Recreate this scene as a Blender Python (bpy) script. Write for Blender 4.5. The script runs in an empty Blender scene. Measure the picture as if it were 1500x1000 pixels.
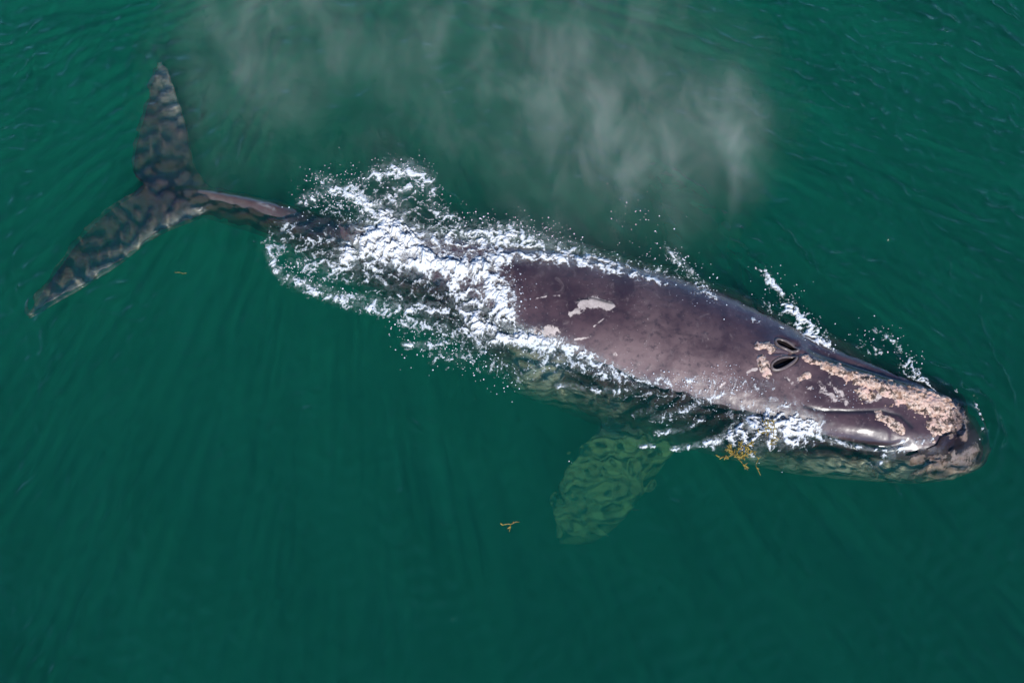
import bpy, bmesh, math, random
import numpy as np
from mathutils import Vector
from mathutils.bvhtree import BVHTree

SC = bpy.context.scene
COL = SC.collection
R = math.radians

# ------------------------------------------------------------------ camera
TH = R(24.0)            # tilt away from straight down
DIST = 15.5             # metres from the drone to the picture centre on the water
FPX = 1441.0            # focal length in photograph pixels (photo 1500 x 1000)
CAMP = np.array([0.0, -DIST * math.sin(TH), DIST * math.cos(TH)])
FW = np.array([0.0, math.sin(TH), -math.cos(TH)])
RT = np.array([1.0, 0.0, 0.0])
UP = np.array([0.0, math.cos(TH), math.sin(TH)])
cam = bpy.data.objects.new('camera', bpy.data.cameras.new('camera'))
COL.objects.link(cam)
cam.location = CAMP
cam.rotation_euler = (TH, 0, 0)
cam.data.sensor_fit = 'HORIZONTAL'
cam.data.angle = 2 * math.atan(750 / FPX)
cam.data.clip_end = 5000
SC.camera = cam

# ------------------------------------------------------------------ sky and sun
SUN_EL, SUN_AZ = R(43), R(-12)      # azimuth measured from -Y towards +X
world = bpy.data.worlds.new('World')
SC.world = world
world.use_nodes = True
wn = world.node_tree
sky = wn.nodes.new('ShaderNodeTexSky')
sky.sky_type = 'NISHITA'
sky.sun_disc = False
sky.sun_elevation = SUN_EL
sky.sun_rotation = math.pi + SUN_AZ
sky.air_density = 1.0
sky.dust_density = 0.0
sky.altitude = 2000
sky.ozone_density = 10.0
bg = wn.nodes['Background']
bg.inputs[1].default_value = 0.15
wn.links.new(sky.outputs[0], bg.inputs[0])
sl = bpy.data.lights.new('sun', 'SUN')
sl.energy = 3.5
sl.angle = R(0.5)
sl.color = (1.0, 0.965, 0.91)
sl.cycles.is_caustics_light = True
sun = bpy.data.objects.new('sun', sl)
COL.objects.link(sun)
sdir = Vector((-math.sin(SUN_AZ) * math.cos(SUN_EL), -math.cos(SUN_AZ) * math.cos(SUN_EL), math.sin(SUN_EL)))
sun.rotation_euler = sdir.to_track_quat('Z', 'Y').to_euler()
sun.location = sdir * 40

vs = SC.view_settings
vs.view_transform = 'Standard'
vs.look = 'None'
vs.exposure = 0.48
vs.gamma = 1.0
vs.use_curve_mapping = False
cy = SC.cycles
cy.use_denoising = True
cy.max_bounces = 5
cy.use_adaptive_sampling = True
cy.adaptive_threshold = 0.02
cy.transparent_max_bounces = 16
cy.volume_bounces = 0
cy.caustics_refractive = True
cy.caustics_reflective = False
cy.sample_clamp_indirect = 4.0
cy.blur_glossy = 0.5

# ------------------------------------------------------------------ helpers
def P(px, py, z=0.0):
    """photo pixel -> world point at height z"""
    px = np.asarray(px, float); py = np.asarray(py, float)
    d = FW + ((px - 750) / FPX)[..., None] * RT + ((500 - py) / FPX)[..., None] * UP
    t = (z - CAMP[2]) / d[..., 2]
    return CAMP + d * np.asarray(t)[..., None]

def PX(p):
    """world points -> photo pixels"""
    v = np.asarray(p) - CAMP
    w = v @ FW
    return np.stack([750 + FPX * (v @ RT) / w, 500 - FPX * (v @ UP) / w], -1)

def tag(o, label=None, cat=None, group=None, kind=None):
    if label: o['label'] = label
    if cat: o['category'] = cat
    if group: o['group'] = group
    if kind: o['kind'] = kind
    return o

def mesh_obj(name, v, f, mat=None, parent=None, smooth=True):
    m = bpy.data.meshes.new(name)
    m.from_pydata(np.asarray(v).tolist(), [], f if isinstance(f, list) else np.asarray(f).tolist())
    m.update()
    if smooth: m.shade_smooth()
    if mat: m.materials.append(mat)
    o = bpy.data.objects.new(name, m)
    COL.objects.link(o)
    if parent: o.parent = parent
    return o

def hash2(ix, iy, iz, seed):
    h = (ix * 374761393 + iy * 668265263 + iz * 2147483647 + seed * 1274126177) & 0xFFFFFFFF
    h = ((h ^ (h >> 13)) * 1274126177) & 0xFFFFFFFF
    h = ((h ^ (h >> 15)) * 2246822519) & 0xFFFFFFFF
    return (h ^ (h >> 16)) / 4294967295.0

def vnoise(x, y, seed=0):
    """gradient noise, about -1..1"""
    ix = np.floor(x).astype(np.int64); iy = np.floor(y).astype(np.int64)
    fx = x - ix; fy = y - iy
    u = fx * fx * fx * (fx * (fx * 6 - 15) + 10); w = fy * fy * fy * (fy * (fy * 6 - 15) + 10)
    def g(dx, dy):
        a = hash2(ix + dx, iy + dy, 0, seed) * 2 * math.pi
        return np.cos(a) * (fx - dx) + np.sin(a) * (fy - dy)
    a = g(0, 0) * (1 - u) + g(1, 0) * u
    b = g(0, 1) * (1 - u) + g(1, 1) * u
    return (a * (1 - w) + b * w) * 1.45

def fbm(x, y, seed=0, oct=4, gain=.5):
    s = 0; a = 1; n = 0
    for i in range(oct):
        s = s + a * vnoise(x * 2 ** i + 17.3 * i, y * 2 ** i - 9.1 * i, seed + i); n += a; a *= gain
    return s / n

def ridged(x, y, seed=0, oct=4, gain=.55):
    s = 0; a = 1; n = 0
    for i in range(oct):
        s = s + a * (1 - np.abs(vnoise(x * 2.03 ** i + 5.7 * i, y * 2.03 ** i + 3.3 * i, seed + i)) * 1.6); n += a; a *= gain
    return s / n

def seg_dist(q, pts):
    """distance of points q (n,2) to a polyline and the fraction 0..1 along it"""
    best = np.full(len(q), 1e9); tt = np.zeros(len(q))
    n = len(pts) - 1
    for i in range(n):
        a = np.array(pts[i][:2], float); b = np.array(pts[i + 1][:2], float)
        ab = b - a
        t = np.clip(((q - a) @ ab) / (ab @ ab + 1e-9), 0, 1)
        d = np.hypot(*(q - (a + t[:, None] * ab)).T)
        m = d < best
        best[m] = d[m]; tt[m] = (i + t[m]) / n
    return best, tt

def smooth01(x):
    x = np.clip(x, 0, 1)
    return x * x * (3 - 2 * x)

def catmull(pts, n):
    pts = np.asarray(pts, float)
    seg = np.r_[0, np.cumsum(np.linalg.norm(np.diff(pts[:, :3], axis=0), axis=1) ** .8)]
    t = np.linspace(0, seg[-1], n)
    m = np.gradient(pts, seg, axis=0)
    i = np.clip(np.searchsorted(seg, t) - 1, 0, len(pts) - 2)
    h = (seg[i + 1] - seg[i])[:, None]; u = ((t - seg[i]) / (seg[i + 1] - seg[i]))[:, None]
    return ((2 * u**3 - 3 * u**2 + 1) * pts[i] + (u**3 - 2 * u**2 + u) * h * m[i]
            + (-2 * u**3 + 3 * u**2) * pts[i + 1] + (u**3 - u**2) * h * m[i + 1])

def loft(rings):
    """closed surface through a list of rings (k,3)"""
    k = len(rings[0]); v = np.concatenate(rings)
    f = []
    for i in range(len(rings) - 1):
        for j in range(k):
            a = i * k + j; b = i * k + (j + 1) % k
            f.append([a, b, b + k, a + k])
    f.append(list(range(k))[::-1]); f.append([(len(rings) - 1) * k + j for j in range(k)])
    return v, f

# ------------------------------------------------------------------ material helpers
class NT:
    def __init__(s, name):
        s.m = bpy.data.materials.new(name); s.m.use_nodes = True
        s.t = s.m.node_tree; s.t.nodes.clear()
        s.out = s.t.nodes.new('ShaderNodeOutputMaterial')
    def n(s, kind, **kw):
        nd = s.t.nodes.new('ShaderNode' + kind)
        for k, v in kw.items():
            if k in nd.inputs.keys(): nd.inputs[k].default_value = v
            else: setattr(nd, k, v)
        return nd
    def l(s, a, b): s.t.links.new(a, b); return s
    def math(s, op, a, b=None, clamp=False):
        nd = s.t.nodes.new('ShaderNodeMath'); nd.operation = op; nd.use_clamp = clamp
        for i, x in enumerate((a, b)):
            if x is None: continue
            if isinstance(x, (int, float)): nd.inputs[i].default_value = x
            else: s.l(x, nd.inputs[i])
        return nd.outputs[0]
    def mix(s, fac, a, b, blend='MIX'):
        nd = s.t.nodes.new('ShaderNodeMix'); nd.data_type = 'RGBA'; nd.blend_type = blend
        for i, x in ((0, fac), (6, a), (7, b)):
            if isinstance(x, (int, float)): nd.inputs[i].default_value = x
            elif isinstance(x, tuple): nd.inputs[i].default_value = (*x, 1) if len(x) == 3 else x
            else: s.l(x, nd.inputs[i])
        return nd.outputs[2]
    def ramp(s, fac, lo, hi):
        nd = s.t.nodes.new('ShaderNodeMapRange'); nd.inputs[1].default_value = lo; nd.inputs[2].default_value = hi
        nd.interpolation_type = 'SMOOTHSTEP'
        s.l(fac, nd.inputs[0]); return nd.outputs[0]
    def noise(s, vec, scale, detail=4, rough=.55, dist=0.0):
        nd = s.n('TexNoise', Scale=scale, Detail=detail, Roughness=rough, Distortion=dist)
        s.l(vec, nd.inputs['Vector']); return nd.outputs[0]
    def attr(s, name):
        nd = s.n('Attribute'); nd.attribute_name = name; return nd.outputs['Fac']

# ------------------------------------------------------------------ water
def eta_base(x, y):
    rng = np.random.RandomState(7)
    z = np.zeros_like(x)
    wx = x + .25 * vnoise(x * .6, y * .6, 31); wy = y + .25 * vnoise(x * .6 + 9, y * .6, 32)
    for i in range(46):
        lam = .22 * (2.6 / .22) ** (i / 45.)
        a = R(62) + rng.normal(0, .55 if lam > .6 else 1.1)
        k = 2 * math.pi / lam
        ph = k * (math.cos(a) * wx + math.sin(a) * wy) + rng.uniform(0, 6.28)
        z = z + (.0026 * lam ** 1.05 + .0016 * math.exp(-((lam - .30) / .12) ** 2)) * np.sin(ph)
    for i in range(22):
        lam = rng.uniform(.17, .34); a = rng.uniform(0, 6.28); k = 2 * math.pi / lam
        z = z + .0022 * (lam / .25) ** 1.3 * np.sin(k * (math.cos(a) * wx + math.sin(a) * wy) + rng.uniform(0, 6.28))
    # network of rounded little crests that gathers the sunlight into bright lines below
    n1 = vnoise(wx * 3.6 + .35 * vnoise(wx * 7, wy * 7, 36), wy * 3.6 + .35 * vnoise(wx * 7, wy * 7, 37), 33)
    n2 = vnoise(wx * 2.5 + 11, wy * 3.1 + 4, 34)
    z = z + .0030 * np.exp(-(n1 / .26) ** 2) + .0030 * np.exp(-(n2 / .22) ** 2)
    # ripples come in patches
    patch = .55 + .6 * smooth01(.5 + .8 * fbm(x * .35, y * .35, 5, 3))
    return z * patch

RIDGES = [   # photo polylines of steep little crests: points, half width (m), height (m)
    ([(896, 200), (930, 216), (968, 236), (1003, 262), (1045, 290)], .030, .030),
    ([(1132, 322), (1158, 348), (1176, 372), (1190, 402)], .035, .036),
    ([(1440, 480), (1452, 515), (1468, 548), (1482, 580), (1487, 620)], .035, .030),
    ([(1462, 600), (1468, 640), (1460, 660)], .03, .028),
    ([(1425, 560), (1450, 590), (1456, 625), (1448, 665)], .035, .028),
    ([(1434, 420), (1432, 460), (1440, 500)], .03, .024),
    ([(640, 275), (672, 292), (690, 312), (694, 330)], .02, .016),
    ([(300, 140), (294, 170), (292, 188)], .025, .024),
    ([(360, 200), (352, 225), (346, 240)], .028, .026),
    ([(56, 78), (42, 96), (20, 116)], .028, .028),
    ([(60, 30), (46, 44), (38, 52)], .03, .026),
    ([(1225, 180), (1250, 192), (1290, 207)], .03, .022),
    ([(1330, 275), (1345, 285), (1358, 282)], .025, .020),
    ([(1340, 310), (1348, 330), (1360, 345)], .028, .020),
    ([(1380, 370), (1390, 395), (1394, 415)], .03, .020),
    ([(1290, 340), (1300, 350), (1310, 352)], .025, .018),
    ([(1445, 0), (1470, 20), (1500, 36)], .03, .024),
    ([(1360, 68), (1380, 72), (1400, 70)], .025, .020),
    ([(600, 625), (640, 640), (668, 646)], .022, .014),
    ([(1180, 345), (1190, 380), (1200, 420)], .03, .02),
    ([(1095, 375), (1120, 392), (1140, 410)], .03, .024),
    ([(885, 315), (905, 330), (925, 345)], .03, .02),
    ([(1010, 395), (1050, 420), (1085, 432)], .03, .024),
    ([(985, 365), (1012, 395), (1040, 430)], .03, .022),
]
_RW = [(np.array([P(a, b)[:2] for a, b in pts]), w, h) for pts, w, h in RIDGES]
TIP = P(1405, 635)[:2]          # front of the head

def eta(x, y):
    sh = x.shape; x = x.ravel(); y = y.ravel()
    z = eta_base(x, y)
    q = np.stack([x, y], -1)
    for pts, w, h in _RW:
        lo = pts.min(0) - .3; hi = pts.max(0) + .3
        m = (x > lo[0]) & (x < hi[0]) & (y > lo[1]) & (y < hi[1])
        if not m.any(): continue
        d, t = seg_dist(q[m] + .03 * np.stack([vnoise(x[m] * 4, y[m] * 4, 3), vnoise(x[m] * 4, y[m] * 4, 4)], -1), pts)
        z[m] += 2.6 * h * np.exp(-(d / (w * 1.15)) ** 2) * np.sin(np.pi * np.clip(t, .02, .98)) ** .7 * (.7 + .5 * vnoise(x[m] * 6, y[m] * 6, 8))
    # bow wave pushed up round the snout and the rings in front of it
    r = np.hypot(x - TIP[0], (y - TIP[1]) * .8)
    z += .11 * np.exp(-((r - .20) / .30) ** 2)
    front = smooth01((x - TIP[0] + .35) / .5)
    z += front * .014 * np.sin(r * 2 * np.pi / .26 - .6) * np.exp(-((r - .55) / .42) ** 2)
    # wind ruffles: patches of short steep ripples, stronger towards the far right
    wind = np.maximum(smooth01((x * .09 + y * .10 + .2) / 1.3), .8 * smooth01((-x * .12 + y * .10 - .9) / .7)); cat = smooth01((fbm(x * .45, y * .45, 71, 3) * .9 + .1) / .5)
    ruf = .13 + wind * (.40 + .85 * cat)
    c, s_ = math.cos(R(-22)), math.sin(R(-22))
    u = x * c + y * s_; w_ = -x * s_ + y * c
    z += ruf * .050 * (ridged(u * 1.5, w_ * 3.4, 81, 3, .5) - .5)
    # churned water along the flank, round the foam
    dd, _ = seg_dist(q, np.array([P(a, b)[:2] for a, b in [(430, 380), (560, 370), (700, 440), (800, 560), (960, 610), (1100, 620)]]))
    z += .020 * np.exp(-(dd / .8) ** 2) * fbm(x * 2.6, y * 2.6, 40, 4)
    return z.reshape(sh)

def water_mat():
    t = NT('sea_water')
    fr = t.n('Fresnel', IOR=1.33)
    gl = t.n('BsdfGlossy', Roughness=.06)
    rf = t.n('BsdfRefraction', Roughness=0.0, IOR=1.33)
    tr = t.n('BsdfTransparent')
    m1 = t.n('MixShader'); m1.inputs[0].default_value = WATER_REFR
    t.l(tr.outputs[0], m1.inputs[1]); t.l(rf.outputs[0], m1.inputs[2])
    m2 = t.n('MixShader'); t.l(fr.outputs[0], m2.inputs[0]); t.l(m1.outputs[0], m2.inputs[1]); t.l(gl.outputs[0], m2.inputs[2])
    t.l(m2.outputs[0], t.out.inputs['Surface'])
    return t.m
WATER_REFR = 0.62
WA = (.42, .074, .150)
WS = (.010, .190, .122)

def build_water():
    def axis(lo, hi, step, far, d0, d1):
        g = list(np.arange(lo, d0, step)) + list(np.arange(d0, d1, step * .6)) + list(np.arange(d1, hi, step))
        d = step; a = g[0]; left = []
        while a > -far:
            d *= 1.5; a -= d; left.append(a)
        d = step; a = g[-1]; right = []
        while a < far:
            d *= 1.5; a += d; right.append(a)
        return np.array(left[::-1] + g + right)
    gx = axis(-11.0, 11.0, .028, 900, -8.0, -4.5); gy = axis(-6.0, 8.4, .028, 900, .3, 4.7)
    X, Y = np.meshgrid(gx, gy)
    fade = smooth01(1 - np.maximum(np.maximum(np.abs(X) - 11, 0), np.maximum(np.abs(Y - 1) - 7.5, 0)) / 6)
    Z = eta(X, Y) * fade
    ny, nx = X.shape
    v = np.stack([X, Y, Z], -1).reshape(-1, 3)
    i = np.arange(nx * ny).reshape(ny, nx)
    q = np.stack([i[:-1, :-1], i[:-1, 1:], i[1:, 1:], i[1:, :-1]], -1).reshape(-1, 4).tolist()
    # sides and bottom close the body of water
    rim = list(i[0, :]) + list(i[1:, -1]) + list(i[-1, :-1][::-1]) + list(i[1:-1, 0][::-1])
    n0 = len(v); low = v[rim].copy(); low[:, 2] = -35
    v = np.concatenate([v, low])
    k = len(rim)
    for a in range(k):
        b = (a + 1) % k
        q.append([int(rim[b]), int(rim[a]), n0 + a, n0 + b])
    q.append([n0 + a for a in range(k)][::-1])
    o = mesh_obj('water', v, q, water_mat())
    o.cycles.is_caustics_caster = True
    tag(o, 'deep green sea water with small ripples around the whale', 'water', kind='structure')
    # the murk in the water: one even volume that fills the sea up to the crests
    t = NT('green_murk')
    ab = t.n('VolumeAbsorption', Density=1.0); sca = t.n('VolumeScatter', Density=1.0, Anisotropy=-0.31)
    ab.inputs['Color'].default_value = (1 - WA[0], 1 - WA[1], 1 - WA[2], 1)
    sca.inputs['Color'].default_value = (WS[0], WS[1], WS[2], 1)
    ad = t.n('AddShader'); t.l(ab.outputs[0], ad.inputs[0]); t.l(sca.outputs[0], ad.inputs[1])
    t.l(ad.outputs[0], t.out.inputs['Volume'])
    t.m.cycles.homogeneous_volume = True
    e = 890; zb, zt = -34, .05
    v = [(x, y, z) for z in (zb, zt) for y in (-e, e) for x in (-e, e)]
    h = mesh_obj('underwater_haze', v, [[0, 2, 3, 1], [4, 5, 7, 6], [0, 1, 5, 4], [2, 6, 7, 3], [0, 4, 6, 2], [1, 3, 7, 5]], t.m, smooth=False)
    tag(h, 'green plankton haze hanging in the sea water', 'haze', kind='stuff')
    return o
build_water()

# ------------------------------------------------------------------ the whale
# stations tail -> head: outline pixels (upper, lower), height of the axis, half height, roll
ST = [((232, 283), (232, 297), -.26, .07, 0), ((262, 275), (262, 308), -.29, .19, 0), ((300, 279), (300, 318), -.34, .30, 0),
      ((350, 288), (348, 332), -.41, .385, 0), ((402, 300), (395, 348), -.44, .455, 0),
      ((455, 312), (445, 377), -.57, .55, 0), ((528, 322), (510, 417), -.70, .70, 0),
      ((610, 331), (590, 465), -.82, .86, 0), ((712, 346), (688, 525), -.96, 1.06, 0),
      ((815, 358), (785, 585), -1.02, 1.21, 0), ((920, 380), (882, 632), -1.08, 1.31, 0),
      ((1020, 412), (985, 660), -1.01, 1.28, 4), ((1118, 455), (1085, 682), -.93, 1.15, 8),
      ((1215, 498), (1185, 702), -.83, 1.00, 12), ((1310, 540), (1285, 708), -.67, .82, 13),
      ((1385, 572), (1365, 706), -.57, .62, 11), ((1416, 592), (1403, 692), -.52, .38, 8),
      ((1430, 612), (1423, 662), -.50, .15, 5)]
def body_loft():
    rows = []
    for u, l, zc, h, roll in ST:
        a = P(*u, zc); b = P(*l, zc)
        c = (a + b) / 2
        w = math.hypot(u[0] - l[0], u[1] - l[1]) / 2 / 93.0 * (1 - zc * .02)
        rows.append([*c, w, h, roll])
    rows = np.array(rows)
    S = catmull(rows, 150)
    tang = np.gradient(S[:, :3], axis=0); tang[:, 2] = 0
    tang /= np.linalg.norm(tang, axis=1)[:, None]
    rings = []
    a = np.linspace(0, 2 * np.pi, 72, endpoint=False)
    for s, t in zip(S, tang):
        side = np.array([-t[1], t[0], 0])       # towards the whale's left
        ca, sa = np.cos(a), np.sin(a)
        e = 2 / 2.32
        y = np.sign(ca) * np.abs(ca) ** e * s[3]; z = np.sign(sa) * np.abs(sa) ** e * s[4]
        r = R(s[5])
        y, z = y * math.cos(r) + z * math.sin(r), -y * math.sin(r) + z * math.cos(r)
        rings.append(s[:3] + y[:, None] * side + z[:, None] * np.array([0, 0, 1.]))
    return loft(rings[::-1] if False else rings), S

def blade(rows, n=60, k=28):
    """flat tapered limb; rows of lead px, trail px, lead z, trail z, thickness"""
    arr = []
    for ld, tr, zl, zt, th in rows:
        arr.append([*P(*ld, zl), *P(*tr, zt), th])
    S = catmull(np.array(arr), n)
    rings = []
    a = np.linspace(0, 2 * np.pi, k, endpoint=False)
    for s in S:
        A, B, th = s[:3], s[3:6], max(s[6], .01)
        u = .5 - .5 * np.cos(a)                # 0 lead, 1 trail
        prof = np.sign(np.sin(a)) * np.abs(np.sin(a)) ** .85 * (1.15 - .75 * u) * .5 * th
        c = A + u[:, None] * (B - A)
        rings.append(c + prof[:, None] * np.array([0, 0, 1.]))
    return loft(rings)

FL = [((44, 467), (39, 465), -0.33, -0.36, .03), ((84, 444), (51, 444), -0.31, -0.36, .06), ((126, 420), (82, 398), -0.29, -0.36, .09),
      ((176, 388), (118, 350), -0.28, -0.36, .13), ((228, 348), (155, 313), -0.29, -0.36, .18), ((300, 316), (194, 287), -0.24, -0.26, .26),
      ((330, 298), (212, 275), -0.26, -0.24, .30), ((302, 270), (197, 258), -0.22, -0.22, .26), ((284, 235), (197, 225), -0.27, -0.31, .18),
      ((277, 195), (206, 185), -0.25, -0.30, .13), ((264, 155), (216, 150), -0.23, -0.28, .09), ((252, 118), (222, 118), -0.21, -0.26, .06),
      ((241, 95), (229, 97), -0.21, -0.24, .03)]
FR = [((1010, 640), (880, 620), -1.46, -1.39, .40), ((990, 660), (858, 655), -1.65, -1.58, .36), ((962, 695), (828, 690), -1.90, -1.83, .30),
      ((935, 735), (814, 735), -2.15, -2.05, .22), ((905, 770), (812, 772), -2.31, -2.21, .14), ((868, 797), (818, 797), -2.41, -2.34, .06)]
FLL = [((1090, 480), (990, 420), -1.35, -1.3, .40), ((1085, 430), (975, 370), -1.9, -1.85, .30), ((1050, 360), (960, 320), -2.4, -2.35, .20),
       ((1000, 310), (950, 290), -2.8, -2.75, .08)]

def build_whale():
    (bv, bf), S = body_loft()
    parts = [(bv, bf), blade(FL), blade(FR), blade(FLL)]
    V = []; F = []; off = 0
    for v, f in parts:
        V.append(v); F += [[i + off for i in q] for q in f]; off += len(v)
    o = mesh_obj('tmp', np.concatenate(V), F)
    bm = bmesh.new(); bm.from_mesh(o.data)
    # orient each closed piece outwards before the voxel union
    bmesh.ops.recalc_face_normals(bm, faces=bm.faces); bm.to_mesh(o.data); bm.free()
    md = o.modifiers.new('r', 'REMESH'); md.mode = 'VOXEL'; md.voxel_size = .019
    ms = o.modifiers.new('s', 'SMOOTH'); ms.iterations = 7; ms.factor = .5
    dg = bpy.context.evaluated_depsgraph_get()
    me = bpy.data.meshes.new_from_object(o.evaluated_get(dg))
    bpy.data.objects.remove(o)
    n = len(me.vertices)
    co = np.empty(n * 3); me.vertices.foreach_get('co', co); co = co.reshape(-1, 3)
    no = np.empty(n * 3); me.vertices.foreach_get('normal', no); no = no.reshape(-1, 3)
    px = PX(co)
    up = no[:, 2] > -.15
    disp = np.zeros(n)
    def stroke(pts, w, amp, soft=1.0):
        lo = np.min(np.array(pts), 0) - 4 * w; hi = np.max(np.array(pts), 0) + 4 * w
        m = up & (px[:, 0] > lo[0]) & (px[:, 0] < hi[0]) & (px[:, 1] > lo[1]) & (px[:, 1] < hi[1])
        d, t = seg_dist(px[m], pts)
        out = np.zeros(n); out[m] = amp * np.exp(-(d / w) ** 2) * (np.sin(np.pi * np.clip(t, 0, 1)) ** .7 if soft else 1.0)
        return out
    # lower lip groove and the bulging lip beneath it
    disp += stroke([(1180, 596), (1205, 602), (1240, 603), (1290, 602), (1318, 610), (1338, 628)], 3.4, -.022)
    disp += stroke([(1205, 620), (1255, 627), (1305, 630)], 17, .05)
    disp += stroke([(1200, 640), (1255, 652), (1300, 655), (1335, 645)], 5, -.04)
    # ridge of the upper jaw, and the furrow on its far side
    disp += stroke([(1165, 528), (1230, 548), (1300, 570), (1370, 590), (1410, 600)], 17, .13)
    disp += stroke([(1180, 512), (1240, 532), (1310, 557), (1380, 580)], 5, -.06)
    disp += stroke([(258, 275), (300, 284), (350, 294), (425, 310)], 7, .05)
    # blowholes: two slits in a raised mound
    disp += stroke([(1135, 520), (1160, 520)], 22, .07, 0)
    for pts in BLOW:
        disp += stroke(pts, 5.5, -.20, 0)
    disp += stroke([(1120, 520), (1148, 519), (1185, 521)], 2.5, -.04)
    disp += stroke([(740, 545), (770, 556), (815, 580)], 26, .15)
    # spine: shallow undulation, wrinkles
    disp += .010 * fbm(co[:, 0] * 1.3, co[:, 1] * 1.3 + co[:, 2], 61, 4) + .004 * fbm(co[:, 0] * 7, co[:, 1] * 7 + co[:, 2] * 5, 66, 3)
    # soft folds over the flank below the water line
    fl = (no[:, 2] < .75) & (co[:, 1] < 0)
    disp += fl * .012 * vnoise(co[:, 0] * .8, co[:, 2] * 4 + co[:, 1] * 2, 77)
    disp *= 1
    co = co + no * disp[:, None]
    me.vertices.foreach_set('co', co.ravel()); me.update(); me.shade_smooth()
    px = PX(co)
    # skin marks and painted fluke light: pale scars / pale belly / dark throat, each a value per vertex
    def mark(items):
        out = np.zeros(n)
        for pts, w, a in items:
            out = np.maximum(out, stroke(pts, w, a, 0))
        return out
    scar = mark([([(852, 446), (874, 443), (893, 448)], 7.5, 1.1), ([(836, 459), (846, 456)], 5, .9), ([(775, 492), (812, 484)], 10, .75),
                 ([(782, 438), (800, 434), (820, 433)], 1.3, .7), ([(842, 497), (862, 494)], 1.6, .8), ([(870, 478), (885, 466)], 1.5, .6),
                 ([(1272, 612), (1300, 620), (1318, 630)], 8, .0), ([(1095, 545), (1108, 540)], 2.4, .9), ([(1150, 552), (1160, 560)], 3, .5),
                 ([(1055, 566), (1062, 560)], 2.2, .7), ([(900, 518), (902, 520)], 3, .5), ([(1170, 555), (1180, 552)], 4, .8), ([(1200, 566), (1225, 585)], 7, .55),
                 ([(1215, 560), (1240, 588)], 7, .5), ([(1275, 585), (1288, 580)], 6, .75), ([(1180, 573), (1200, 560)], 4, .4)])
    pale = mark([([(770, 540), (800, 552)], 30, 1.0), ([(765, 575), (815, 590)], 24, 1.0), ([(745, 560), (775, 570)], 18, .8), ([(820, 575), (900, 600)], 16, .5)])
    pale = np.maximum(pale, smooth01((px[:, 0] - 985) / 60) * smooth01((px[:, 1] - (652 + (px[:, 0] - 1000) * .055)) / 22) * 1.0)
    # the flipper is paler than the body
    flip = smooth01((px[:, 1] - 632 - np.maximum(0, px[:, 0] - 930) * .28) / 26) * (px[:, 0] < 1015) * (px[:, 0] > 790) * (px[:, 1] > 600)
    warm = mark([([(1040, 545), (1160, 560)], 40, .5), ([(900, 520), (1010, 540), (1100, 545)], 38, .9), ([(960, 480), (1040, 505)], 30, .6), ([(960, 440), (1010, 470)], 22, .35)])
    edge = mark([([(50, 462), (110, 428), (180, 385), (235, 345), (285, 318)], 13, .8), ([(236, 100), (245, 130), (262, 165)], 16, .7), ([(200, 270), (160, 310)], 8, .2)])  # lower leading edge: caustic sunlight painted pale; tip and notch: pale skin
    wob = np.stack([px[:, 0], px[:, 1] + 1.5 * vnoise(co[:, 0] * 6, co[:, 1] * 6, 55)], -1); px0, px = px, wob
    ring = lambda cx, cy, r: [(cx + r * math.cos(a), cy + r * .8 * math.sin(a)) for a in np.linspace(0, 5.6, 10)]
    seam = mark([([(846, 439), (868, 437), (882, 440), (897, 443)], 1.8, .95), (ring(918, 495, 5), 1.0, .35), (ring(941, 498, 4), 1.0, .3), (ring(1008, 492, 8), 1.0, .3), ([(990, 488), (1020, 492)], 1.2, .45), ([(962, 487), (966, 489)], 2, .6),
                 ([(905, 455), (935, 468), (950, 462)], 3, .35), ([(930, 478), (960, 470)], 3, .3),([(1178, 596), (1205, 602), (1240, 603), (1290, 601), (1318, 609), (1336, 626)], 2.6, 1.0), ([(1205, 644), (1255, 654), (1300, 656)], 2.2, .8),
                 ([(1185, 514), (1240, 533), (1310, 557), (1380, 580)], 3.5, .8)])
    px = px0
    tail = smooth01((440 - px[:, 0]) / 90)
    for nm, arr in (('tail', tail), ('seam', seam), ('scar', scar), ('pale', np.clip(pale, 0, 1)), ('flip', flip), ('warm', warm), ('edge', edge)):
        at = me.attributes.new(nm, 'FLOAT', 'POINT'); at.data.foreach_set('value', np.ascontiguousarray(arr, dtype=np.float32))
    me.name = 'body'
    me.materials.clear(); me.materials.append(skin_mat())
    root = bpy.data.objects.new('right_whale', None); COL.objects.link(root)
    root.location = tuple(P(900, 500, -1.0))
    tag(root, 'large dark brown whale swimming at the surface with pale patches on its head', 'whale')
    body = bpy.data.objects.new('body', me); COL.objects.link(body)
    body.parent = root; body.matrix_parent_inverse = root.matrix_basis.inverted()
    body.location = (0, 0, 0)
    inv = root.matrix_basis.inverted()
    body.cycles.is_caustics_receiver = True
    return root, body, co, inv

BLOW = [[(1143, 503), (1152, 507), (1161, 511)], [(1137, 536), (1148, 531), (1160, 526)]]

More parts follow.
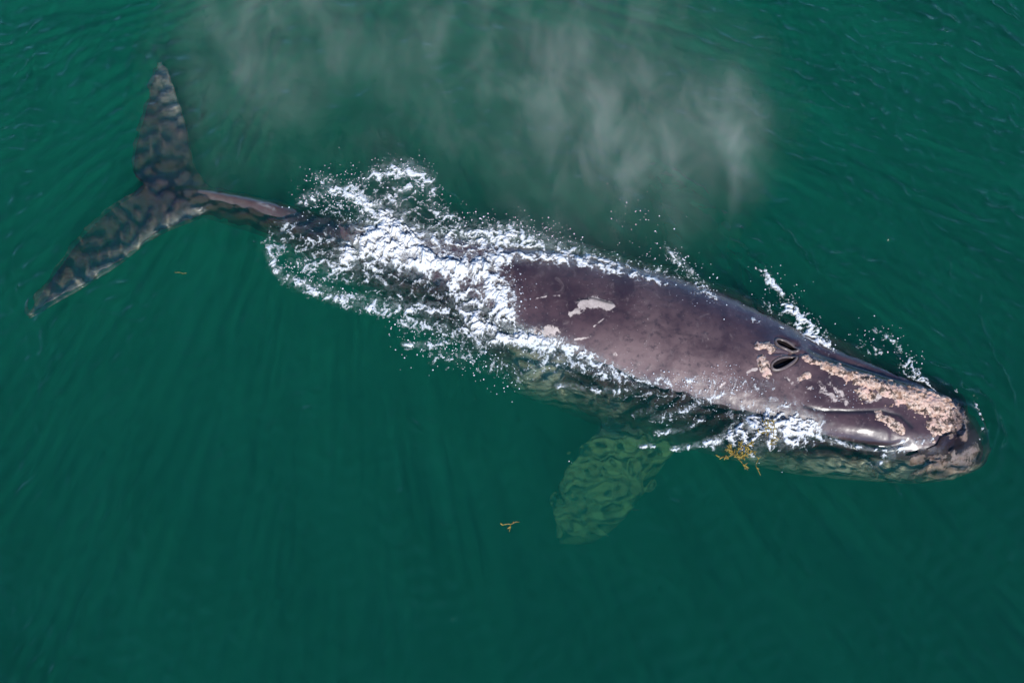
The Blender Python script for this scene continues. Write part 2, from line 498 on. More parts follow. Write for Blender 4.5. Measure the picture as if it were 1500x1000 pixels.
def skin_mat():
    t = NT('whale_skin')
    g = t.n('NewGeometry'); pos = g.outputs['Position']
    n1 = t.noise(pos, 1.6, 6, .6, .3); n2 = t.noise(pos, 9, 5, .65); n3 = t.noise(pos, 45, 3, .6)
    base = t.mix(t.ramp(n1, .3, .7), (.026, .011, .015), (.082, .044, .045))
    warmf = t.math('MULTIPLY', t.attr('warm'), t.math('ADD', .35, t.ramp(n1, .3, .65)), True)
    base = t.mix(warmf, base, (.180, .115, .104))
    base = t.mix(t.math('MULTIPLY', t.ramp(n2, .50, .70), .7), base, (.026, .015, .019))
    base = t.mix(t.math('MULTIPLY', t.ramp(t.noise(pos, 4, 6, .7, 1.0), .54, .70), .45), base, (.21, .155, .14))
    # fine pale flecks of sloughing skin
    vo = t.n('TexVoronoi', Scale=16, Randomness=1.0); t.l(pos, vo.inputs['Vector'])
    fl = t.math('MULTIPLY', t.math('LESS_THAN', vo.outputs['Distance'], .10), t.ramp(n1, .42, .58))
    base = t.mix(t.math('MULTIPLY', fl, .6), base, (.45, .36, .32))
    pale = t.math('MULTIPLY', t.attr('pale'), t.math('ADD', .45, t.ramp(t.noise(pos, 5, 5, .6, .8), .40, .60)), True)
    base = t.mix(pale, base, (.80, .72, .48))
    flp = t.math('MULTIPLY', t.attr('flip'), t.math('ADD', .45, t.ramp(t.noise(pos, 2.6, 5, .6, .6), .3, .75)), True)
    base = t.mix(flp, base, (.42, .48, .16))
    pale_lit_edge = t.math('MULTIPLY', t.attr('edge'), t.ramp(n2, .3, .6), True)  # pale tips plus sunlight painted along the lower fluke edge
    base = t.mix(pale_lit_edge, base, (.36, .33, .28))
    sc_ = t.ramp(t.math('ADD', t.attr('scar'), t.math('MULTIPLY', t.math('SUBTRACT', t.noise(pos, 11, 5, .7, .8), .5), 2.2)), .34, .62)
    base = t.mix(t.math('MULTIPLY', sc_, t.math('ADD', .45, t.math('MULTIPLY', n2, .8)), True), base, t.mix(n3, (.42, .31, .26), (.74, .64, .55)))
    base = t.mix(t.math('MULTIPLY', t.attr('tail'), .8), base, t.mix(t.ramp(n2, .3, .75), (.075, .044, .034), (.105, .066, .050)))
    base = t.mix(pale_lit_edge, base, (.42, .37, .27))
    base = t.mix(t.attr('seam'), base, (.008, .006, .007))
    p = t.n('BsdfPrincipled', Roughness=.36)
    p.inputs['Coat Weight'].default_value = .8; p.inputs['Coat Roughness'].default_value = .17; p.inputs['Coat IOR'].default_value = 1.4
    t.l(base, p.inputs['Base Color'])
    # the flipper's skin is duller than the polished back
    t.l(t.math('MULTIPLY', .8, t.math('SUBTRACT', 1.0, t.attr('flip'), True)), p.inputs['Coat Weight'])
    t.l(t.math('ADD', t.math('MULTIPLY', t.attr('flip'), .4), t.math('ADD', .27, t.math('MULTIPLY', n2, .25))), p.inputs['Roughness'])
    b = t.n('Bump', Strength=.35, Distance=.01)
    h = t.math('ADD', t.math('MULTIPLY', n2, .8), t.math('ADD', t.math('MULTIPLY', n3, .25), t.math('MULTIPLY', sc_, .5)))
    t.l(h, b.inputs['Height']); t.l(b.outputs[0], p.inputs['Normal'])
    t.l(p.outputs[0], t.out.inputs['Surface'])
    return t.m

WHALE, BODY, WCO, WINV = build_whale()
BVH = BVHTree.FromObject(BODY, bpy.context.evaluated_depsgraph_get())

def whale_top(x, y):
    out = np.full(x.shape, -99.0)
    dn = Vector((0, 0, -1)); r = BVH.ray_cast
    xf = x.ravel(); yf = y.ravel(); of = out.ravel()
    for i in range(len(xf)):
        h = r(Vector((xf[i], yf[i], 3.0)), dn, 6.0)
        if h[0] is not None: of[i] = h[0].z
    return of.reshape(x.shape)

# ------------------------------------------------------------------ patches that follow a surface
def uniform_rank(a):
    r = np.empty(a.size); r[np.argsort(a.ravel())] = np.linspace(0, 1, a.size); return r.reshape(a.shape)

def field(px, strokes):
    """strokes: points, width in pixels (or list along the line), strength -> value per pixel point"""
    out = np.zeros(len(px))
    for pts, w, a in strokes:
        d, t = seg_dist(px, pts)
        if isinstance(w, (list, tuple)): w = np.interp(t, np.linspace(0, 1, len(w)), w)
        if isinstance(a, (list, tuple)): a = np.interp(t, np.linspace(0, 1, len(a)), a)
        out = np.maximum(out, a * np.exp(-(d / w) ** 2 * .9))
    return out

def patch(name, box, cell, base, valf, mat, parent=None, inv=None, zg=0.0):
    """sheet over a photo box, its height given by valf(px, X, Y) -> (value, lift); kept where value > 0"""
    c = np.array([P(a, b, zg)[:2] for a in box[::2] for b in box[1::2]])
    gx = np.arange(c[:, 0].min(), c[:, 0].max(), cell); gy = np.arange(c[:, 1].min(), c[:, 1].max(), cell)
    X, Y = np.meshgrid(gx, gy)
    jx = (hash2(np.arange(X.size), X.size, 1, 5) - .5) * cell * .5; jy = (hash2(np.arange(X.size), X.size, 2, 9) - .5) * cell * .5
    X = X + jx.reshape(X.shape); Y = Y + jy.reshape(Y.shape)
    pz = np.stack([X, Y, np.full(X.shape, zg)], -1).reshape(-1, 3)
    val, lift = valf(PX(pz), X.ravel(), Y.ravel())
    keep = (val > -.05).reshape(X.shape)
    kc = (keep[:-1, :-1] | keep[1:, :-1] | keep[:-1, 1:] | keep[1:, 1:])
    i = np.arange(X.size).reshape(X.shape)
    q = np.stack([i[:-1, :-1], i[:-1, 1:], i[1:, 1:], i[1:, :-1]], -1)[kc]
    use = np.unique(q); mp = np.full(X.size, -1); mp[use] = np.arange(len(use))
    x = X.ravel()[use]; y = Y.ravel()[use]
    z = base(x, y)
    ok = z > -50
    z = z + np.clip(val[use] * 9, -1, 1) * .011 + lift[use]
    q = mp[q]
    q = q[ok[q].all(1)]
    if inv is not None:      # one solid crust: keep the largest island
        lab = np.arange(len(x))
        for _ in range(400):
            lo = lab[q].min(1); new = lab.copy(); np.minimum.at(new, q.ravel(), np.repeat(lo, 4)); new = new[new]
            if (new == lab).all(): break
            lab = new
        big = np.bincount(lab[q[:, 0]]).argmax(); q = q[lab[q[:, 0]] == big]
        us = np.unique(q); re_ = np.full(len(x), -1); re_[us] = np.arange(len(us)); q = re_[q]; x, y, z, use = x[us], y[us], z[us], use[us]
    v = np.stack([x, y, z], -1)
    if inv is not None: v = v @ np.array(inv)[:3, :3].T + np.array(inv)[:3, 3]
    o = mesh_obj(name, v, q, mat, parent)
    at = o.data.attributes.new('cover', 'FLOAT', 'POINT'); at.data.foreach_set('value', np.ascontiguousarray(val[use], dtype=np.float32))
    return o

# ------------------------------------------------------------------ callosities, blowholes
def callosity_mat():
    t = NT('callosity')
    g = t.n('NewGeometry'); pos = g.outputs['Position']
    n = t.noise(pos, 22, 5, .65); n2 = t.noise(pos, 7, 4, .6)
    c = t.mix(t.ramp(n, .3, .7), (.42, .25, .17), (.74, .58, .46))
    c = t.mix(t.ramp(n2, .42, .7), c, (.62, .40, .32))
    c = t.mix(t.math('MULTIPLY', t.ramp(t.noise(pos, 10, 5, .75), .50, .57), .92), c, (.028, .016, .010))
    c = t.mix(t.math('MULTIPLY', t.ramp(t.noise(pos, 4, 3, .6), .5, .7), .6), c, (.40, .22, .13))
    p = t.n('BsdfPrincipled', Roughness=.75); t.l(c, p.inputs['Base Color'])
    b = t.n('Bump', Strength=.9, Distance=.012); t.l(t.noise(pos, 55, 4, .7), b.inputs['Height']); t.l(b.outputs[0], p.inputs['Normal'])
    t.l(p.outputs[0], t.out.inputs['Surface'])
    return t.m
CALM = callosity_mat()

def callosity(name, strokes, box, lift, zg, cell=.011, seed=0, rough=.55, label=None):
    def vf(px, x, y):
        f = field(px, strokes)
        n = .6 * fbm(x * 5, y * 5, 90 + seed, 4, .6) + .4 * fbm(x * 17, y * 17, 95 + seed, 3)
        v = f - .45 + rough * 2.0 * n
        turb = .5 + .5 * fbm(x * 13, y * 13, 99 + seed, 4, .6)
        return v, lift * np.clip(v * 1.6, 0, 1) * (.1 + 1.0 * turb)
    o = patch(name, box, cell, whale_top, vf, CALM, WHALE, WINV, zg)
    o.cycles.is_caustics_receiver = True
    if label: o['label'] = label
    return o
callosity('rostrum_callosity', [([(1178, 522), (1215, 536), (1245, 550), (1290, 566), (1330, 580), (1362, 590)], [6, 9, 10, 11, 16, 18], [.75, .95, .9, .95, 1, 1]),
                                ([(1335, 578), (1372, 592), (1402, 602)], [16, 20, 20], [.95, 1.05, 1.1]), ([(1375, 618), (1405, 620)], 15, 1.0), ([(1400, 590), (1419, 606), (1420, 630)], 10, .95),
                                ([(1262, 572), (1280, 578)], 8, .75), ([(1345, 566), (1395, 582)], 9, .8)],
          (1160, 505, 1440, 655), .075, .25, seed=1, label='crusty cream and pink callosity along the upper jaw')
callosity('coaming_callosity', [([(1114, 503), (1126, 501), (1132, 508)], 7, .95)], (1100, 488, 1145, 520), .06, .35, .008, seed=2, rough=.35)
callosity('coaming_callosity', [([(1116, 523), (1122, 534), (1124, 541)], 7.5, .95)], (1098, 510, 1140, 556), .06, .35, .008, seed=3, rough=.35)
callosity('lip_callosity', [([(1284, 613), (1300, 619), (1317, 630)], 8, .85)], (1255, 596, 1335, 645), .03, .08, .009, seed=4, rough=.5)
callosity('chin_callosity', [([(1352, 690), (1378, 686), (1405, 682)], 15, .95), ([(1390, 700), (1402, 694)], 12, .9), ([(1405, 682), (1416, 665)], 10, .85)], (1325, 645, 1435, 720), .07, -.35, seed=5, rough=.3, label='knobbly pale chin callosity just under water')
callosity('lip_callosity', [([(1330, 682), (1340, 680)], 7, .9)], (1315, 668, 1355, 695), .04, -.35, .009, seed=6, rough=.4)
callosity('cheek_callosity', [([(1174, 552), (1184, 548)], 5, .9)], (1160, 538, 1200, 564), .03, .25, .008, seed=7, rough=.4)

def dark_mat():
    t = NT('blowhole_lining')
    g = t.n('NewGeometry')
    c = t.mix(t.noise(g.outputs['Position'], 40, 3), (.010, .008, .009), (.022, .017, .018))
    p = t.n('BsdfPrincipled', Roughness=.35); t.l(c, p.inputs['Base Color']); t.l(p.outputs[0], t.out.inputs['Surface'])
    return t.m
def rim_mat():
    t = NT('blowhole_rim')
    g = t.n('NewGeometry')
    c = t.mix(t.noise(g.outputs['Position'], 30, 4), (.05, .035, .037), (.22, .17, .15))
    p = t.n('BsdfPrincipled', Roughness=.32); t.l(c, p.inputs['Base Color']); t.l(p.outputs[0], t.out.inputs['Surface'])
    return t.m
DARK, RIM = dark_mat(), rim_mat()
def blowhole(pts, flip):
    """teardrop slit with a raised lip and a dark throat"""
    z = .3
    for _ in range(4):
        a = P(*pts[0], z); b = P(*pts[-1], z); d_ = (b - a)[:2] * .5; o_ = np.array([-d_[1], d_[0]]); m_ = (a + b)[:2] / 2
        q = np.array([m_ + 1.6 * d_, m_ - 1.6 * d_, m_ + 1.2 * o_, m_ - 1.2 * o_]); z = float(whale_top(q[:, 0], q[:, 1]).mean())
    a = P(*pts[0], z); b = P(*pts[-1], z)
    ax = b - a; ln = np.linalg.norm(ax[:2]) * .5 + .07; ax = ax / np.linalg.norm(ax); sd = np.array([-ax[1], ax[0], 0])
    c = (a + b) / 2; n = 40
    ang = np.linspace(0, 2 * np.pi, n, endpoint=False)
    wid = (.062 - .022 * np.cos(ang) * 1.0)
    def ring(s, dz, base=None):
        x = np.cos(ang) * (ln + s * .9); y = np.sin(ang) * (wid + s) + flip * .022 * np.cos(ang * .5) ** 2 * 0
        p = c + x[:, None] * ax + y[:, None] * sd
        return p, dz
    prof = [(.050, -.03, 0), (.032, .018, 0), (.012, .030, 0), (-.006, .012, 0), (-.016, -.05, 1), (-.030, -.14, 1)]
    rings = []
    zt = None
    for s, dz, k in prof:
        p, _ = ring(s, dz)
        if zt is None:
            q, _ = ring(.05, 0); zt = whale_top(q[:, 0], q[:, 1])
            zt = .6 * zt + .4 * zt.mean()
        p[:, 2] = zt + dz; rings.append(p)
    M = np.array(WINV)
    tr = lambda v: v @ M[:3, :3].T + M[:3, 3]
    def strip(rr):
        v = np.concatenate(rr); f = []
        for i in range(len(rr) - 1):
            for j in range(n): f.append([i * n + j, i * n + (j + 1) % n, (i + 1) * n + (j + 1) % n, (i + 1) * n + j])
        return v, f
    v, f = strip(rings[:4]); r = mesh_obj('blowhole', tr(v), f, RIM, WHALE)
    v, f = strip(rings[3:]); f.append([2 * n + j for j in range(n)])
    t_ = mesh_obj('throat', tr(v), f, DARK); t_.parent = r
blowhole(BLOW[0], 1); blowhole(BLOW[1], -1)

# ------------------------------------------------------------------ foam
def foam_mat():
    t = NT('foam')
    g = t.n('NewGeometry'); pos = g.outputs['Position']
    n = t.noise(pos, 60, 4, .65)
    c = t.mix(n, (.62, .64, .635), (.82, .82, .81))
    d = t.n('BsdfPrincipled', Roughness=.55); t.l(c, d.inputs['Base Color'])
    b = t.n('Bump', Strength=.8, Distance=.012); t.l(t.noise(pos, 48, 5, .7), b.inputs['Height']); t.l(b.outputs[0], d.inputs['Normal'])
    tr = t.n('BsdfTransparent'); mx = t.n('MixShader')
    al = t.math('ADD', t.math('MULTIPLY', t.attr('cover'), 2.0), t.math('MULTIPLY', t.math('SUBTRACT', n, .5), 1.5))
    t.l(t.ramp(al, -.15, .85), mx.inputs[0]); t.l(tr.outputs[0], mx.inputs[1]); t.l(d.outputs[0], mx.inputs[2])
    t.l(mx.outputs[0], t.out.inputs['Surface'])
    return t.m
FOAM = foam_mat()

def film_mat():
    t = NT('foam_film')
    g = t.n('NewGeometry'); pos = g.outputs['Position']
    d = t.n('BsdfPrincipled', Roughness=.6); t.l(t.mix(t.noise(pos, 30, 3), (.50, .54, .52), (.68, .69, .67)), d.inputs['Base Color'])
    tr = t.n('BsdfTransparent'); mx = t.n('MixShader')
    al = t.math('MULTIPLY', t.ramp(t.attr('cover'), 0.0, .8), t.math('MULTIPLY', t.ramp(t.noise(pos, 12, 5, .7, .6), .36, .70), .40))
    t.l(al, mx.inputs[0]); t.l(tr.outputs[0], mx.inputs[1]); t.l(d.outputs[0], mx.inputs[2])
    t.l(mx.outputs[0], t.out.inputs['Surface'])
    return t.m
FILM = film_mat()
def film(name, strokes, box, label, seed):
    wide = [(p, [v * 1.3 for v in (w if isinstance(w, (list, tuple)) else [w])] * (1 if isinstance(w, (list, tuple)) else 2), a) for p, w, a in strokes]
    def vf(px, x, y):
        f = field(px, wide)
        v = f * 1.15 - .12 + .22 * fbm(x * 3, y * 3, seed, 4)
        return np.where(f < .04, -1, v), -.002 * np.ones(len(x))
    tag(patch(name, box, .03, surf, vf, FILM, zg=.05), label, 'foam', kind='stuff')

def surf(x, y):
    return np.maximum(eta(x, y), whale_top(x, y))

def lace(x, y, seed, s=1.0):
    wx = x + .10 * fbm(x * 3, y * 3, seed + 1, 3); wy = y + .10 * fbm(x * 3 + 40, y * 3, seed + 2, 3)
    a = ridged(wx * 3.0 * s, wy * 3.0 * s, seed + 3, 5, .66)
    b = fbm(wx * 11 * s, wy * 11 * s, seed + 9, 3, .8)
    return uniform_rank(a + .30 * b)

FOAM_PX = []
def foam(name, strokes, box, lift, label, seed, cell=.0115, s=1.0, zg=.1):
    def vf(px, x, y):
        f = field(px, strokes)
        v = f - (1 - lace(x, y, seed, s)) * (.35 + .65 * (f > .02))
        v = np.where(f < .03, -1, v)
        tb = .5 + .5 * fbm(x * 4.5, y * 4.5, seed + 20, 4, .65)
        return v, lift * np.clip(v, 0, 1) ** .8 * np.clip(f, 0, 1) * (.15 + 1.3 * tb)
    o = patch(name, box, cell, surf, vf, FOAM, zg=zg)
    tag(o, label, 'foam', kind='stuff')
    return o

CORE = [([(505, 372), (540, 352), (575, 340), (600, 350)], [14, 22, 26, 20], 1.05), ([(545, 352), (600, 372), (650, 388), (712, 396)], [26, 22, 17, 15], 1.1),
        ([(575, 345), (565, 315), (548, 298), (520, 285), (495, 275)], [22, 12, 9, 8, 6], [.9, .75, .62, .6, .5]),
        ([(700, 396), (722, 420), (735, 450), (744, 482)], [15, 20, 20, 14], [1.0, .9, .85, .85]),
        ([(660, 400), (690, 440), (712, 480)], [20, 30, 27], [.6, .55, .62]), ([(470, 385), (520, 380), (580, 395), (640, 410)], [20, 22, 14, 12], [.42, .45, .36, .36]),
        ([(690, 470), (730, 488), (770, 492), (800, 500)], [18, 15, 12, 9], [.85, .9, .8, .8])]
PLUME = [([(446, 290), (480, 272), (515, 280), (545, 310)], [9, 10, 12, 16], [.5, .55, .6, .6]), ([(465, 258), (500, 268), (530, 265)], 9, .36),
         ([(530, 262), (565, 246), (600, 246), (626, 256), (630, 282)], [8, 11, 13, 10, 8], [.42, .6, .68, .6, .5]), ([(560, 300), (590, 275), (620, 270)], 16, .42),
         ([(630, 300), (652, 312), (668, 318)], 8, .48), ([(600, 300), (625, 305), (640, 330)], 22, .26), ([(480, 300), (520, 310)], 18, .22), ([(460, 285), (560, 280)], 22, .2)]
UPPER = [([(590, 352), (640, 350), (700, 345), (760, 345)], [12, 17, 19, 19], [.74, .76, .74, .78]), ([(640, 372), (720, 368), (780, 362)], [15, 16, 16], [.44, .48, .5]),
         ([(700, 385), (740, 378), (790, 374), (850, 382), (900, 394), (940, 405), (985, 422)], [10, 11, 10, 10, 9, 7, 4], [.8, .85, .85, .8, .75, .6, .4]),
         ([(760, 350), (800, 358), (860, 372), (920, 388)], [16, 14, 12, 8], [.7, .62, .6, .45]), ([(940, 385), (985, 400), (1020, 425)], 9, .3), ([(975, 360), (1000, 385), (1030, 420), (1050, 440)], [4, 6, 7, 5], .42)]
LOWER = [([(330, 284), (365, 292), (402, 305)], 2.6, .62), ([(393, 360), (398, 385), (412, 402), (440, 415)], [6, 6, 7, 8], [.55, .6, .6, .6]), ([(440, 415), (490, 432), (540, 444), (600, 448), (650, 452)], [8, 9, 10, 10, 12], [.6, .62, .66, .6, .55]),
         ([(400, 352), (450, 370), (500, 385)], 20, .27), ([(430, 378), (470, 395), (530, 400), (590, 430)], [12, 15, 15, 16], .36), ([(540, 400), (600, 430), (670, 460)], 24, .22),
         ([(420, 330), (450, 345), (480, 352)], 14, .30), ([(590, 466), (640, 478), (700, 492)], 11, .40), ([(590, 502), (620, 504), (660, 498)], [4, 6, 4], .5), ([(640, 520), (690, 520), (730, 535)], 12, .24),
         ([(560, 455), (610, 475), (660, 490)], 8, .3)]
FLANK = [([(760, 490), (800, 502), (840, 512), (880, 532), (920, 546)], [11, 13, 11, 9, 5], [.85, .72, .7, .7, .5]), ([(800, 520), (850, 532), (900, 548), (960, 556)], [12, 12, 9, 5], [.4, .45, .4, .4]),
         ([(900, 550), (980, 558), (1060, 564), (1130, 568)], [5, 6, 6, 6], [.42, .36, .36, .36]), ([(905, 570), (960, 576), (1040, 574), (1120, 572)], 10, .2),
         ([(815, 562), (850, 566), (900, 570), (950, 563)], [3, 4, 4, 3], [.62, .6, .5, .5]), ([(960, 610), (1000, 602), (1030, 585), (1060, 578)], [6, 7, 6, 5], .42),
         ([(962, 632), (1000, 628), (1030, 612)], 4, .5), ([(930, 604), (960, 596)], 4, .4), ([(985, 655), (1020, 650), (1060, 640)], [3, 4, 5], .75), ([(938, 652), (960, 650)], 2.5, .8), ([(760, 545), (800, 535)], 14, .22)]
MOUTH = [([(1060, 640), (1090, 628), (1120, 618), (1150, 616)], [8, 14, 18, 18], [.7, .85, 1.0, 1.0]), ([(1130, 625), (1165, 622), (1192, 622)], [20, 18, 12], [1.0, 1.0, .85]), ([(1090, 640), (1140, 645), (1180, 640)], 12, .6),
         ([(1045, 648), (1080, 650), (1110, 660)], 9, .4), ([(1195, 632), (1240, 648), (1280, 655), (1310, 656)], [6, 4, 3, 3], [.6, .5, .5, .5]), ([(1300, 664), (1325, 652), (1350, 645), (1368, 640)], [6, 7, 6, 4], [.5, .6, .55, .45]), ([(1280, 680), (1310, 668)], 5, .4), ([(1075, 600), (1110, 592), (1150, 590)], 10, .2)]
STREAK = [([(1108, 385), (1125, 400), (1142, 420), (1160, 450), (1185, 478), (1215, 505)], [3, 5, 8, 10, 12, 10], [.5, .7, .8, .85, .9, .7]), ([(1100, 470), (1125, 468), (1150, 480)], 6, .3), ([(1200, 495), (1222, 508)], 7, .5), ([(1125, 440), (1150, 465)], 9, .22)]
SPECK = [([(1398, 568), (1420, 578), (1434, 596), (1438, 625), (1434, 650)], [4, 5, 5, 4, 3], [.28, .36, .40, .36, .28]), ([(1262, 508), (1285, 510), (1305, 520)], 6, .32), ([(1285, 480), (1310, 495), (1330, 520), (1345, 545), (1362, 562)], [4, 4, 6, 8, 6], [.3, .36, .45, .55, .5]), ([(1320, 525), (1345, 560), (1372, 572)], 8, .4)]
foam('splash_foam', CORE, (440, 250, 830, 520), .18, 'thick white splash foam breaking over the middle of the whale', 1, s=1.25)
foam('foam_lace', PLUME, (425, 225, 700, 360), .10, 'loose white foam plume thrown up beyond the tail stock', 2, s=1.3)
foam('foam_lace', UPPER, (570, 320, 1070, 450), .13, 'white foam band along the far edge of the whale back', 3, s=1.35)
foam('foam_lace', LOWER, (370, 310, 760, 560), .07, 'lacy white foam trailing beside the tail stock with a curved rim', 4, s=1.25)
foam('foam_lace', FLANK, (730, 470, 1150, 670), .05, 'thin bubbly foam streaks along the near flank waterline', 5, s=1.5)
foam('splash_foam', MOUTH, (1020, 570, 1390, 700), .14, 'white splash foam beside the lower lip and seaweed', 6, s=1.2)
foam('foam_lace', STREAK, (1080, 375, 1245, 525), .08, 'narrow foam streak beyond the blowholes', 7, s=1.4, cell=.012)
foam('foam_lace', SPECK, (1245, 465, 1445, 665), .06, 'scattered foam flecks beyond the snout', 8, s=1.6, cell=.012)

film('bubble_film', CORE + LOWER, (380, 250, 830, 560), 'milky bubble film under the splash foam over the tail stock', 41)
film('bubble_film', PLUME + UPPER, (430, 225, 1070, 450), 'milky bubble film beyond the far edge of the whale back', 42)
film('bubble_film', FLANK, (720, 470, 1150, 680), 'milky bubble film along the near flank', 43)
film('bubble_film', MOUTH, (1010, 570, 1400, 710), 'milky bubble film around the lip foam', 44)

# ------------------------------------------------------------------ spray droplets
def droplets(name, strokes, n, label, seed, zmax=.3, r0=.005, r1=.014):
    rng = np.random.RandomState(seed)
    pts = []
    tot = sum(a for _, _, a in strokes)
    for line, w, a in strokes:
        line = np.array(line, float); k = int(n * a / tot)
        t = rng.uniform(0, len(line) - 1, k); i = np.minimum(t.astype(int), len(line) - 2); f = (t - i)[:, None]
        c = line[i] * (1 - f) + line[i + 1] * f + rng.normal(0, w, (k, 2))
        pts.append(c)
    px = np.concatenate(pts)
    z = rng.exponential(.25, len(px)) * zmax
    p = P(px[:, 0], px[:, 1], 0.0) ; g = surf(p[:, 0], p[:, 1])
    p = P(px[:, 0], px[:, 1], g + z + .004)
    bm = bmesh.new(); bmesh.ops.create_icosphere(bm, subdivisions=1, radius=1)
    bv = np.array([v.co[:] for v in bm.verts]); bf = np.array([[v.index for v in f_.verts] for f_ in bm.faces]); bm.free()
    r = r0 * .8 + (r1 * .9 - r0) * rng.uniform(0, 1, len(px)) ** 3
    sc_ = np.stack([r * rng.uniform(.7, 1.6, len(r)), r * rng.uniform(.7, 1.6, len(r)), r * .8], -1)
    V = (p[:, None, :] + bv[None] * sc_[:, None, :]).reshape(-1, 3)
    F = (bf[None] + (np.arange(len(p)) * len(bv))[:, None, None]).reshape(-1, 3)
    o = mesh_obj(name, V, F, DROP); tag(o, label, 'droplets', kind='stuff')
def drop_mat():
    t = NT('spray_water')
    g = t.n('NewGeometry')
    c = t.mix(t.noise(g.outputs['Position'], 80, 2), (.75, .78, .78), (.88, .88, .87))
    p = t.n('BsdfPrincipled', Roughness=.25); t.l(c, p.inputs['Base Color']); t.l(p.outputs[0], t.out.inputs['Surface'])
    return t.m
DROP = drop_mat()
droplets('spray_droplets', [([(455, 260), (520, 262), (600, 245), (650, 300)], 13, 1), ([(440, 290), (540, 310)], 14, .7), ([(640, 320), (760, 335), (840, 355)], 12, 1),
         ([(600, 500), (690, 520), (760, 560)], 16, .8), ([(580, 480), (720, 510)], 12, .5), ([(400, 380), (520, 440), (640, 480)], 8, .8), ([(640, 350), (740, 400), (745, 470)], 16, 1)], 1500,
         'white water droplets flung around the splash foam', 11, .55)
droplets('spray_droplets', [([(880, 380), (980, 380), (1060, 440)], 16, .8), ([(890, 300), (950, 320)], 14, .15), ([(985, 365), (1045, 435)], 5, .6), ([(1120, 400), (1210, 500)], 12, .7), ([(1240, 500), (1300, 485), (1350, 550)], 12, .6), ([(900, 290), (1000, 330)], 20, .1)], 420,
         'small droplets over the water beyond the whale head', 12, .35)
droplets('spray_droplets', [([(830, 530), (980, 560), (1130, 570)], 8, 1.0), ([(900, 560), (1100, 566)], 9, .9), ([(960, 600), (1060, 590)], 14, .6), ([(1040, 560), (1070, 540)], 10, .25), ([(1060, 640), (1190, 620)], 20, .5), ([(1200, 570), (1280, 590)], 14, .2), ([(830, 677), (836, 679)], 2, .012), ([(760, 520), (860, 540)], 10, .4)], 800,
         'glinting droplets beaded along the near flank of the whale', 13, .05, .004, .011)

# ------------------------------------------------------------------ breath mist
def build_mist():
    blobs = [((860, 180), (110, 190), 1.0), ((800, 50), (200, 150), .8), ((940, 240), (130, 110), .9), ((1070, 205), (48, 75), 2.2), ((1000, 140), (130, 120), .8),
             ((370, 80), (120, 150), .7), ((500, 20), (200, 110), .5), ((650, 150), (190, 130), .5)]
    zc = 1.0
    t = NT('breath_mist')
    g = t.n('NewGeometry'); pos = g.outputs['Position']
    tot = None
    for (cx, cy_), (rx, ry), a in blobs:
        c = P(cx, cy_, zc); rxm = abs(P(cx + rx, cy_, zc)[0] - c[0]); rym = abs(P(cx, cy_ - ry, zc)[1] - c[1])
        s1 = t.n('VectorMath', operation='SUBTRACT'); t.l(pos, s1.inputs[0]); s1.inputs[1].default_value = tuple(c)
        s2 = t.n('VectorMath', operation='DIVIDE'); t.l(s1.outputs[0], s2.inputs[0]); s2.inputs[1].default_value = (rxm * 1.6, rym * 1.6, 1.1)
        s3 = t.n('VectorMath', operation='LENGTH'); t.l(s2.outputs[0], s3.inputs[0])
        v = t.math('SUBTRACT', 1.0, s3.outputs['Value'], True)
        v = t.math('MULTIPLY', t.math('POWER', v, 1.5), a)
        tot = v if tot is None else t.math('ADD', tot, v)
    mp = t.n('Mapping'); mp.inputs['Rotation'].default_value = (0, 0, R(12)); mp.inputs['Scale'].default_value = (1.3, .8, 1.0)
    t.l(pos, mp.inputs[0])
    n1 = t.ramp(t.noise(mp.outputs[0], 1.15, 6, .66, .5), .34, .74)
    dens = t.math('MULTIPLY', t.math('MULTIPLY', tot, t.math('ADD', t.math('POWER', n1, 2.0), .10)), MIST)
    pv = t.n('VolumePrincipled'); pv.inputs['Color'].default_value = (.96, .95, .80, 1); pv.inputs['Anisotropy'].default_value = -.2
    t.l(dens, pv.inputs['Density']); t.l(pv.outputs[0], t.out.inputs['Volume'])
    a = P(200, -160, zc); b = P(1140, 400, zc)
    x0, x1, y0, y1 = a[0] - 1.5, b[0] + 3.0, b[1] - .5, a[1] + 1
    v = [(x, y, z) for z in (.28, 1.75) for y in (y0, y1) for x in (x0, x1)]
    o = mesh_obj('breath_mist', v, [[0, 2, 3, 1], [4, 5, 7, 6], [0, 1, 5, 4], [2, 6, 7, 3], [0, 4, 6, 2], [1, 3, 7, 5]], t.m, smooth=False)
    t.m.cycles.volume_step_rate = 1.0
    tag(o, 'pale breath mist drifting over the sea beyond the whale', 'mist', kind='stuff')
MIST = .24
cy.volume_step_rate = 1.0
cy.volume_max_steps = 64
build_mist()

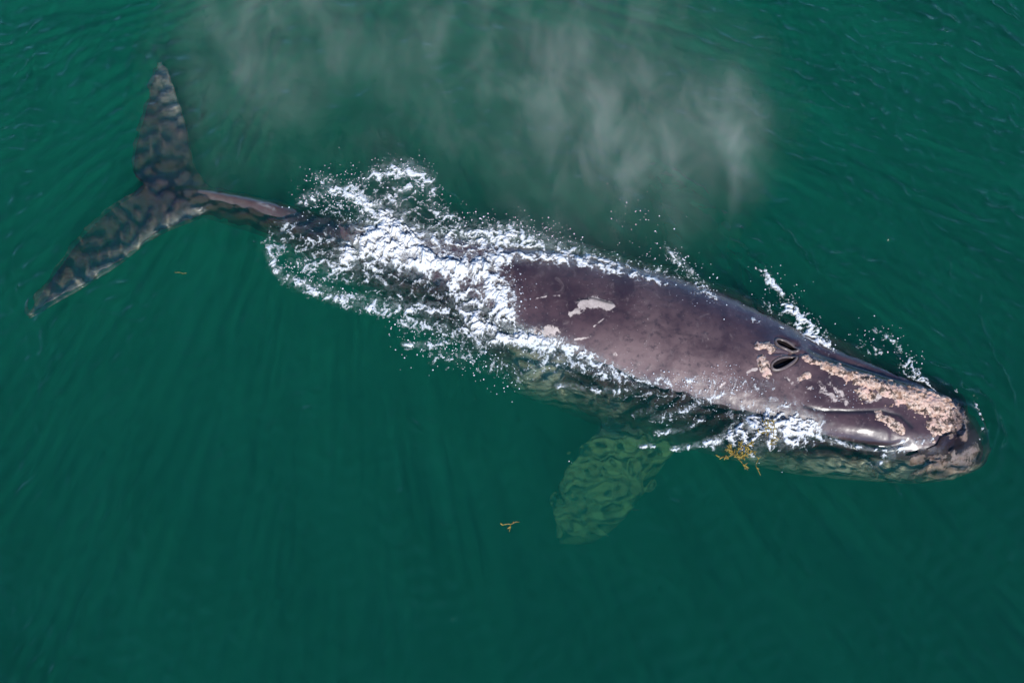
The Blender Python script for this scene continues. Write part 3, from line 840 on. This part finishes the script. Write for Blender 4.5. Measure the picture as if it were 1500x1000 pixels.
# ------------------------------------------------------------------ seaweed
def weed_mat():
    t = NT('seaweed')
    g = t.n('NewGeometry')
    c = t.mix(t.ramp(t.noise(g.outputs['Position'], 18, 4), .35, .65), (.17, .105, .018), (.40, .29, .05))
    p = t.n('BsdfPrincipled', Roughness=.4); t.l(c, p.inputs['Base Color']); t.l(p.outputs[0], t.out.inputs['Surface'])
    return t.m
WEED = weed_mat()
def ribbon(path, w, th=.006):
    path = np.asarray(path); n = len(path); V = []; F = []
    tg = np.gradient(path, axis=0); tg /= np.linalg.norm(tg, axis=1)[:, None] + 1e-9
    for i in range(n):
        s = np.cross(tg[i], [0, 0, 1.]); s /= np.linalg.norm(s) + 1e-9
        ww = w * (.35 + .65 * math.sin(math.pi * min(1, .12 + .88 * i / (n - 1)))) 
        for d, z in ((1, 0), (0, th), (-1, 0), (0, -th)): V.append(path[i] + s * d * ww + np.array([0, 0, z]))
    for i in range(n - 1):
        for j in range(4): F.append([i * 4 + j, i * 4 + (j + 1) % 4, i * 4 + 4 + (j + 1) % 4, i * 4 + 4 + j])
    F.append([3, 2, 1, 0]); F.append([(n - 1) * 4 + j for j in range(4)])
    return V, F
def seaweed(name, px, size, nst, label, seed, ang=None, lift=.02, w=.011, bushy=4):
    rng = random.Random(seed)
    p0 = P(*px, 0.0); z0 = float(surf(np.array([p0[0]]), np.array([p0[1]]))[0])
    root = bpy.data.objects.new(name, None); COL.objects.link(root); root.location = (p0[0], p0[1], z0)
    tag(root, label, 'seaweed')
    def path(start, a, ln, n=7, z=0.0):
        pts = [np.array(start, float)]
        for i in range(n):
            a += rng.uniform(-.35, .35)
            q = pts[-1] + np.array([math.cos(a), math.sin(a), 0]) * ln / n; q[2] = z + rng.uniform(-.006, .012); pts.append(q)
        return pts, a
    for s in range(nst):
        a0 = ang[s] if ang else rng.uniform(0, 6.28)
        st = (rng.uniform(-1, 1) * size * .12 * (not ang), rng.uniform(-1, 1) * size * .12 * (not ang), lift)
        pts, _ = path(st, a0, size * rng.uniform(.6, 1.0), z=lift)
        V, F = ribbon(pts, w * .7)
        stem = mesh_obj('stem', np.array(V), F, WEED, root)
        for b in range(bushy):
            k = rng.randint(2, len(pts) - 1)
            bp, _ = path(pts[k], a0 + rng.choice((-1, 1)) * rng.uniform(.4, 1.1), size * rng.uniform(.18, .4), 4, z=lift + rng.uniform(0, .03))
            V, F = ribbon(bp, w * rng.uniform(.7, 1.4)); mesh_obj('frond', np.array(V), F, WEED, stem)
    return root
seaweed('seaweed_sprig', (748, 768), .15, 3, 'small yellow forked seaweed sprig floating alone on open green water', 1, [R(35), R(170), R(262)], w=.010, bushy=1)
seaweed('seaweed_clump', (1075, 670), .22, 9, 'largest golden seaweed clump hanging below the lip foam', 2, lift=.07, bushy=7, w=.009)
seaweed('seaweed_clump', (1088, 655), .16, 4, 'compact orange brown seaweed clump in the foam edge', 5, lift=.10, bushy=7)
seaweed('seaweed_clump', (1128, 640), .26, 4, 'seaweed strands lying on the thick white lip foam', 3, lift=.16, bushy=6, w=.009)
seaweed('seaweed_strand', (1107, 680), .20, 2, 'thin seaweed strand dangling in clear water below the lip foam', 4, [R(75), R(-100)], w=.008, bushy=1)
seaweed('seaweed_strand', (265, 400), .13, 2, 'thin brown seaweed strand drifting near the lower fluke', 6, [R(-22), R(165)], w=.006, bushy=0)
